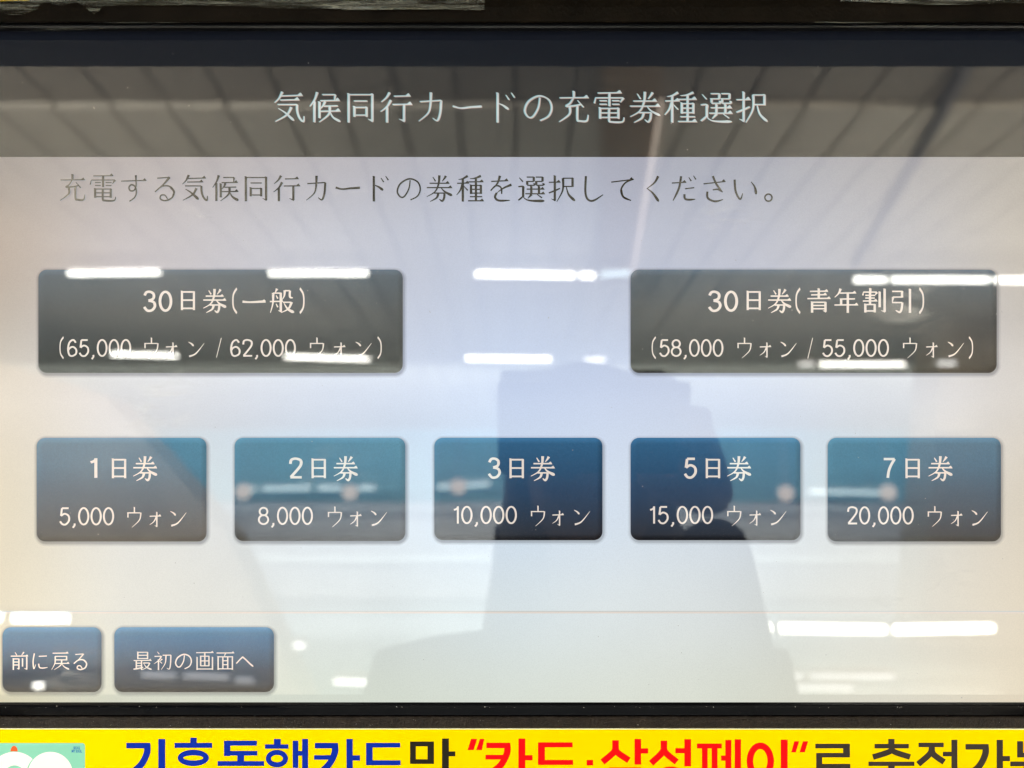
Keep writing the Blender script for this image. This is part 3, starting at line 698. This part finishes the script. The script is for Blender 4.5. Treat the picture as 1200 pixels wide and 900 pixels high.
# frame round the glass: profile swept along the lower and upper edge (photo y, metres in front of the glass)
def rail(name, prof, x0, x1, mat, parent, nx=40, wob=0):
    V = []; Fc = []; n = len(prof)
    for i in range(nx + 1):
        px = x0 + (x1 - x0) * i / nx
        for (py, fwd) in prof: V.append(P(px, py + 0.0, -fwd))
    for i in range(nx):
        for k in range(n - 1): Fc.append((i * n + k, i * n + k + 1, (i + 1) * n + k + 1, (i + 1) * n + k))
    me = mesh(name, V, Fc); bm = bmesh.new(); bm.from_mesh(me); bmesh.ops.recalc_face_normals(bm, faces=bm.faces)
    o_ = None; bm.to_mesh(me); bm.free()
    return link(name, me, mat, parent, M)
rail('screen_border', [(823.6, .0001), (826, .0001), (835.5, .0001)], -24, 1240, m_black_gloss, mach, 2)
rail('gasket', [(826, .0002), (827.2, .0006), (829, .0014), (838.0, .0046), (838.7, .0030)], -24, 1240, m_black_gloss, mach, 2)
rail('lower_frame', [(838.6, .0005), (839.0, .0036), (839.8, .0043), (841.0, .0047), (842.5, .0047), (844, .0045), (852.3, .0042), (853.4, .0036), (853.6, .001)], -60, 1260, m_frame, mach, 2)
rail('lower_panel', [(853.0, .0030), (1100, .0030)], -120, 1320, m_frame, mach, 2)
rail('screen_border', [(36.6, .0001), (24, .0001)], -24, 1240, m_black_gloss, mach, 2)
rail('gasket', [(33.5, .0002), (33, .0010), (27.5, .0013), (27, .0004)], -24, 1240, m_black_gloss, mach, 2)
rail('upper_frame', [(27.2, .0004), (26.6, .0030), (25.8, .0038), (24.5, .0041), (8, .0046), (-60, .0046), (-80, .001)], -60, 1260, m_topframe, mach, 2)
# hood over the screen
v, f = box_data(-.30, .30, -.118, .02, .180, .200)
link('hood', mesh('hood', v, f), pbr('hood_black', (.006, .008, .013), .6), mach, M)
# side frames
for xa, xb in ((-24, -60), (1240, 1290)):
    V = [P(xa, 838, -.0002), P(xa, 26, -.0002), P(xa + (xb - xa) * .3, 26, -.0006), P(xa + (xb - xa) * .3, 838, -.0006), P(xb, 26, -.004), P(xb, 838, -.004)]
    link('side_frame', mesh('side_frame', V, [(0, 1, 2, 3), (3, 2, 4, 5)]), m_frame, mach, M)
# housing behind everything
v, f = box_data(-.27, .27, .006, .10, -.26, .22); link('housing', mesh('housing', v, f), m_frame, mach, M)

# ------------------------------------------------------------------ yellow notice stuck under the screen
DS = -.0034
ban = empty('notice_sticker', M, 'bright yellow notice sticker with blue, black and red Korean lettering below the screen', 'sticker')
# 0.3 mm vinyl with its pale cut edge
V = [P(-110, 1000, DS), P(1310, 1000, DS), P(1310, 855.0, DS), P(-110, 854.6, DS)]
V2 = [Vector((p.x, p.y + .0004, p.z)) for p in V]
mb = MB(); mb.add(V + V2, [(0, 1, 2, 3)], 0)
mb.add([P(-110, 854.6, DS - .00002), P(1310, 855.0, DS - .00002), P(1310, 853.9, DS + .0001), P(-110, 853.5, DS + .0001)], [(0, 1, 2, 3)], 1)
mb.add(V + V2, [(0, 4, 5, 1), (1, 5, 6, 2), (3, 2, 6, 7), (3, 7, 4, 0)], 1)
mb.build('vinyl', [m_yellow, m_edge], ban, M)
class Print:
    def __init__(s, d): s.mb = MB(); s.d = d; s.k = 0
    def add(s, V, Fc, mi=0):
        s.k += 1; s.mb.add([P(a, b_, s.d - s.k * 2e-7) for a, b_ in V], Fc, mi); return s
    def r(s, x0, y0, x1, y1): return s.add([(x0, y1), (x1, y1), (x1, y0), (x0, y0)], [(0, 1, 2, 3)])
    def q(s, *p): return s.add([(p[i], p[i + 1]) for i in range(0, len(p), 2)], [tuple(range(len(p) // 2))])
    def c(s, w_, *p): return s.add(*ribbon(smooth_pts([(p[i], p[i + 1]) for i in range(0, len(p), 2)], 8), lambda t: w_))
    def o(s, cx, cy, rx, ry, w_):
        n = 40; V = [(cx + (rx - e) * math.cos(k * 2 * math.pi / n), cy + (ry - e) * math.sin(k * 2 * math.pi / n)) for e in (0, w_) for k in range(n)]
        return s.add(V, [(k, (k + 1) % n, n + (k + 1) % n, n + k) for k in range(n)])
DL = DS - .00008
def giyeok(p, x0, x1, y, yb_, w_=7.2):      # corner stroke that bends down to the left
    p.r(x0, y, x1 - 1, y + 6.4); p.c(w_ + .4, x1 - 3.8, y + .2, x1 - 3.9, y + 12, x1 - 12, y + 27, x0 - 2, yb_)
def word(name, mat, fn):
    p = Print(DL); fn(p); p.mb.build(name, [mat], ban, M)
def w1(p):
    giyeok(p, 148, 176, 870.6, 911); p.r(185.5, 866, 193.5, 921)                                                   # 기
    p.r(223, 864.5, 230.5, 871); p.r(204.5, 870.6, 248.5, 876.4); p.o(226.5, 888.2, 18.3, 9.6, 6.6); p.r(200, 901.5, 254, 907.5); p.r(223, 907, 231, 922)   # 후
    p.r(262.5, 868, 269.8, 886); p.r(262.5, 868, 301, 873.8); p.r(262.5, 880, 301.5, 885.4); p.r(278, 885, 286, 892.5); p.r(255, 892, 309.5, 897.6); p.o(282, 911, 19, 10.5, 6.5)  # 동
    p.r(321, 866, 329, 872.5); p.r(310.5, 872.3, 338, 877.4); p.o(324.5, 889, 13, 10.3, 6); p.r(343, 868, 349.5, 900); p.r(349, 880, 355, 885.6); p.r(354, 866, 361, 901); p.o(344, 912, 17, 9.5, 6.4)   # 행
    giyeok(p, 369, 396, 870.6, 911); p.r(368, 885, 391, 890.3); p.r(406, 866, 413.3, 921); p.r(413, 885.2, 421.8, 891.3)   # 카
    p.r(429, 870.6, 436.6, 896.8); p.r(429, 870.6, 469, 876); p.r(429, 891, 469.5, 896.8); p.r(424, 908, 474, 914)    # 드
def w2(p):
    p.r(480.5, 869, 487.3, 895); p.r(480.5, 869, 508.5, 874.6); p.r(480.5, 889.8, 508.5, 895.2); p.r(501, 869, 508.5, 895.2)
    p.r(518, 865.5, 526, 902); p.r(526, 880.6, 533.5, 886.3); p.r(489, 900, 496.5, 919); p.r(489, 913.5, 529, 919.5)   # 만
def w3(p):
    p.q(552, 866, 559, 866, 555, 879, 548, 879); p.q(562.5, 866, 567.5, 866, 564.5, 879, 558, 879)
    giyeok(p, 570, 598, 870.4, 911); p.r(569, 884.6, 594, 890); p.r(607.5, 865.5, 615.5, 921); p.r(615, 885, 624, 891)    # 카
    p.r(630.5, 870, 638.5, 896.4); p.r(630.5, 870, 671, 875.8); p.r(630.5, 890.6, 671.5, 896.4); p.r(626, 907.5, 676, 913.5)   # 드
    p.r(687.5, 890.6, 695, 897)
    def siot(a, y0, xl, yl, xr, yr):
        p.r(a - 3.8, y0, a + 3.8, y0 + 10); p.c(7.4, a, y0 + 7, a - 2, y0 + 14, xl, yl); p.c(7.4, a, y0 + 7, a + 2, y0 + 14, xr, yr)
    siot(721.3, 867.6, 706, 893, 737, 891); p.r(743.6, 866, 751.3, 896); p.r(751, 877, 759.5, 883)
    p.r(714, 899.4, 721, 921); p.r(714, 899.4, 751.3, 905); p.r(744, 899.4, 751.3, 921); p.r(714, 915.5, 751.3, 921)    # 삼
    siot(778, 868, 763, 894.5, 793, 893); p.r(791.5, 876.8, 803, 882.8); p.r(802, 866.3, 809.8, 898); p.o(786, 910, 18, 11.5, 6.8)   # 성
    p.r(816.8, 871.4, 845.8, 877); p.r(822.6, 877, 829.2, 903); p.r(834, 877, 840.8, 903); p.r(815, 902, 847, 908); p.r(845, 885.4, 851, 891.4); p.r(850, 867.2, 857, 920); p.r(861, 866.4, 868.3, 922)    # 페
    p.o(891, 892, 16, 21.8, 7.6); p.r(915, 866.8, 923, 922)    # 이
    p.q(931, 868.8, 936.4, 868.8, 932.5, 881.6, 927.2, 881.6); p.q(941, 868.8, 947, 868.8, 943, 881.6, 937, 881.6)
def w4(p):
    p.r(955.5, 871.6, 996, 877); p.r(988, 871.6, 996, 887.4); p.r(956.5, 882.4, 996, 887.6); p.r(956.5, 882.4, 963.5, 900.5); p.r(956.5, 895.2, 996.5, 900.7); p.r(972, 900, 980, 911); p.r(949, 910, 1003, 916)   # 로
    p.r(1041, 866, 1048.2, 872.4); p.r(1025, 871.8, 1065, 877); p.c(6.6, 1045, 876, 1042, 881, 1023, 887.2); p.c(6.6, 1045, 876, 1048, 881, 1066.5, 887.2)
    p.r(1017.8, 892.6, 1071.5, 897.6); p.r(1041, 897, 1048.5, 903); p.o(1044.5, 912, 19, 9.5, 6.4)    # 충
    p.r(1076.5, 870.4, 1106, 875.6); p.c(7, 1092, 874, 1090, 883, 1076, 895.6); p.c(7, 1092, 876, 1094, 884, 1106.5, 893); p.r(1105, 881, 1115.5, 886.3); p.r(1115, 867, 1122, 904); p.r(1084, 902, 1091.5, 920); p.r(1084, 914, 1124, 920)   # 전
    giyeok(p, 1131.5, 1158.5, 872, 911); p.r(1168, 867, 1175.3, 922); p.r(1175, 886, 1183.5, 892)   # 가
    p.r(1192, 868.6, 1199, 887); p.r(1192, 882, 1234, 887.6); p.r(1184, 892.4, 1240, 898); p.o(1212, 911, 19, 10, 6.4)    # 능
word('blue_lettering', m_blue_print, w1); word('black_lettering', m_black_print, w2); word('red_lettering', m_red_print, w3); word('dark_brown_lettering', m_brown_print, w4)
# printed teal picture at the left with plain white rings
p = Print(DS - .00006); pts = rr_pts(-60, 870.8, 99.6, 990, 3.5)
p.add([(a, b_) for a, b_, _, _ in pts][::-1], [tuple(range(len(pts)))], 0)
n = 48
p.add([(17 + 31 * math.cos(-k * 2 * math.pi / n), 912 + 31 * math.sin(-k * 2 * math.pi / n)) for k in range(n)], [tuple(range(n))], 1)
p.add([(59 + 28.5 * math.cos(-k * 2 * math.pi / n), 909 + 28.5 * math.sin(-k * 2 * math.pi / n)) for k in range(n)], [tuple(range(n))], 0)
p.add([(59 + 26.5 * math.cos(-k * 2 * math.pi / n), 907.5 + 26.5 * math.sin(-k * 2 * math.pi / n)) for k in range(n)], [tuple(range(n))], 1)
p.add([(17 + 13 * math.cos(-k * 2 * math.pi / n), 910 + 13 * math.sin(-k * 2 * math.pi / n)) for k in range(n)], [tuple(range(n))], 0)
p.add([(16.5 + 4.2 * math.cos(-k * math.pi / 12), 880.5 + 6.5 * math.sin(-k * math.pi / 12)) for k in range(13)], [tuple(range(13))], 2)
p.mb.build('printed_picture', [m_teal_print, m_white_print, m_orange_print], ban, M)
def small_text(body, px, py, h_, width, mat, name, parent, d):
    cu = bpy.data.curves.new(name, 'FONT'); cu.body = body; cu.size = 1; cu.offset = .02; cu.resolution_u = 2
    o = bpy.data.objects.new(name, cu); sc.collection.objects.link(o)
    dg = bpy.context.evaluated_depsgraph_get(); me = bpy.data.meshes.new_from_object(o.evaluated_get(dg)); bpy.data.objects.remove(o)
    xs = [v.co.x for v in me.vertices]; ys = [v.co.y for v in me.vertices]; x0, x1, y0, y1 = min(xs), max(xs), min(ys), max(ys)
    for v in me.vertices: v.co = P(px + (v.co.x - x0) / (x1 - x0) * width, py + (1 - (v.co.y - y0) / (y1 - y0)) * h_, d)
    me.materials.clear(); return link(name, me, mat, parent, M)
small_text('SEOUL', 86, 874.8, 3.4, 8, m_logo_print, 'logo_lettering', ban, DL - .00002)
small_text('MY SOUL', 84, 878.6, 3.4, 12, m_logo_print, 'logo_lettering', ban, DL - .00002)

# ------------------------------------------------------------------ crinkled clear film on the top frame
def film_mat(sx=26, sz=900, lo=.40, hi=.74, amax=.75, amin=.02):  # streaky opacity stands in for highlights along the creases
    m, nt, out = new_mat('clear_plastic_film')
    tr = N(nt, 'ShaderNodeBsdfTransparent'); gl_ = N(nt, 'ShaderNodeBsdfPrincipled')
    gl_.inputs['Base Color'].default_value = (.16, .155, .12, 1); gl_.inputs['Roughness'].default_value = .22; gl_.inputs['Specular IOR Level'].default_value = .8
    tc = N(nt, 'ShaderNodeTexCoord'); mp = N(nt, 'ShaderNodeMapping'); mp.inputs['Scale'].default_value = (sx, 200, sz)
    n1 = N(nt, 'ShaderNodeTexNoise'); n1.inputs['Scale'].default_value = 1; n1.inputs['Detail'].default_value = 7; n1.inputs['Distortion'].default_value = .8
    nt.links.new(tc.outputs['Object'], mp.inputs[0]); nt.links.new(mp.outputs[0], n1.inputs['Vector'])
    r = N(nt, 'ShaderNodeMapRange'); r.inputs['From Min'].default_value = lo; r.inputs['From Max'].default_value = hi; r.inputs['To Min'].default_value = amin; r.inputs['To Max'].default_value = amax
    nt.links.new(n1.outputs['Fac'], r.inputs['Value'])
    bp = N(nt, 'ShaderNodeBump'); bp.inputs['Strength'].default_value = 1; bp.inputs['Distance'].default_value = .002
    nt.links.new(n1.outputs['Fac'], bp.inputs['Height']); nt.links.new(bp.outputs[0], gl_.inputs['Normal'])
    mx = N(nt, 'ShaderNodeMixShader'); nt.links.new(r.outputs[0], mx.inputs[0]); nt.links.new(tr.outputs[0], mx.inputs[1]); nt.links.new(gl_.outputs[0], mx.inputs[2])
    nt.links.new(mx.outputs[0], out.inputs[0]); return m
m_film = film_mat(sx=34, sz=620, lo=.42, hi=.66, amax=.85, amin=.08); m_film_strip = film_mat(14, 1500, .56, .66, .8, 0)
def film(name, x0, x1, topy, lowf, fwd, amp, label, nx=260, ny=18, freq=1.0):
    rnd = random.Random(hash_(name + str(x0)))
    ph_ = [rnd.uniform(0, 6.28) for _ in range(8)]
    V = []
    for i in range(nx + 1):
        px = x0 + (x1 - x0) * i / nx; low = lowf(px)
        for j in range(ny + 1):
            py = topy + (low - topy) * j / ny
            w_ = sum(math.sin(px * freq * f_ + py * g_ + ph_[k]) / (1 + k * .5) for k, (f_, g_) in enumerate(((.03, .4), (.071, -.7), (.13, 1.1), (.29, .5), (.5, -1.9), (.9, 2.3))))
            crease = abs(math.sin(px * .045 * freq + py * .5 + ph_[6])) ** .5
            V.append(P(px, py, -(fwd + amp * (w_ * .30 + crease * .6 + 1.2))))
    n_ = ny + 1
    Fc = [(i * n_ + j, i * n_ + j + 1, (i + 1) * n_ + j + 1, (i + 1) * n_ + j) for i in range(nx) for j in range(ny)]
    o = link(name, mesh(name, V, Fc, True), m_film_strip if topy > 0 else m_film, None, M)
    return tag(o, label, 'plastic film', 'clear films on the top frame')
def hash_(s): return sum((i + 1) * ord(c) for i, c in enumerate(s))
def low1(px):
    if px < 45: return 14 + 4 * math.sin(px * .09)
    if px < 120: return 5 + 12 * math.exp(-((px - 112) / 9) ** 2) + 2 * math.sin(px * .2)
    return 6.0 + (px - 120) * .012 + 1.2 * math.sin(px * .021) + (1.5 if px > 400 else 0)
film('plastic_film', -60, 568, -70, low1, .0047, .0009, 'crinkled clear film hanging over the left half of the top frame')
film('plastic_film', 985, 1260, -70, lambda px: 3.5 + 1.6 * math.sin(px * .03) + .006 * (px - 985), .0047, .0007, 'clear film over the right end of the top frame')
film('plastic_film', 955, 1250, 24.5, lambda px: 35 + 1.5 * math.sin(px * .05), .0040, .0004, 'narrow crinkled film strip along the top right edge of the screen', 160, 10, 1.6)
film('plastic_film', -40, 255, 26, lambda px: 36 + 2 * math.sin(px * .04) - max(0, px - 100) * .03, .0040, .0005, 'narrow crinkled film strip along the top left edge of the screen', 160, 10, 1.4)
# sliver of another yellow sticker above the frame's left end
V = [P(-60, 1.6, -.0062), P(34, .4, -.0062), P(34, -60, -.0062), P(-60, -60, -.0062)]
st = link('corner_sticker', mesh('corner_sticker', V + [v + Vector((0, .0004, 0)) for v in V], [(0, 1, 2, 3), (0, 4, 5, 1), (1, 5, 6, 2), (3, 7, 4, 0)]), m_yellow, None, M)
tag(st, 'sliver of a second yellow sticker above the top left corner of the screen', 'sticker')

# ------------------------------------------------------------------ dust and lint on the glass and the lower frame
def specks(n, x0, x1, y0, y1, d, rmin, rmax, seed, lint=.15):
    rnd = random.Random(seed); mb = MB()
    for k in range(n):
        px, py = rnd.uniform(x0, x1), rnd.uniform(y0, y1); r_ = rnd.uniform(rmin, rmax) ** 1.0
        a = rnd.uniform(0, 6.28)
        el = rnd.uniform(3, 9) if rnd.random() < lint else rnd.uniform(1, 1.6)
        if el > 2: r_ *= .45
        V = []
        for q in range(6):
            t = q / 6 * 6.283; u, v_ = math.cos(t) * r_ * el, math.sin(t) * r_
            V.append(P(px + u * math.cos(a) - v_ * math.sin(a), py + u * math.sin(a) + v_ * math.cos(a), d - k * 1e-8))
        V.append(P(px, py, d - .00006))
        mb.add(V, [(q, (q + 1) % 6, 6) for q in range(6)])
    return mb
tag(specks(170, 0, 1200, 50, 820, -.00004, .12, .5, 3).build('dust', m_dust, mach, M), kind='stuff')
tag(specks(150, 0, 1200, 827.5, 838, -.0016, .15, .6, 4, .3).build('dust', m_dust, mach, M), kind='stuff')
tag(specks(40, 0, 1200, 842, 852, -.0047, .15, .4, 5, .3).build('dust', m_dust, mach, M), kind='stuff')
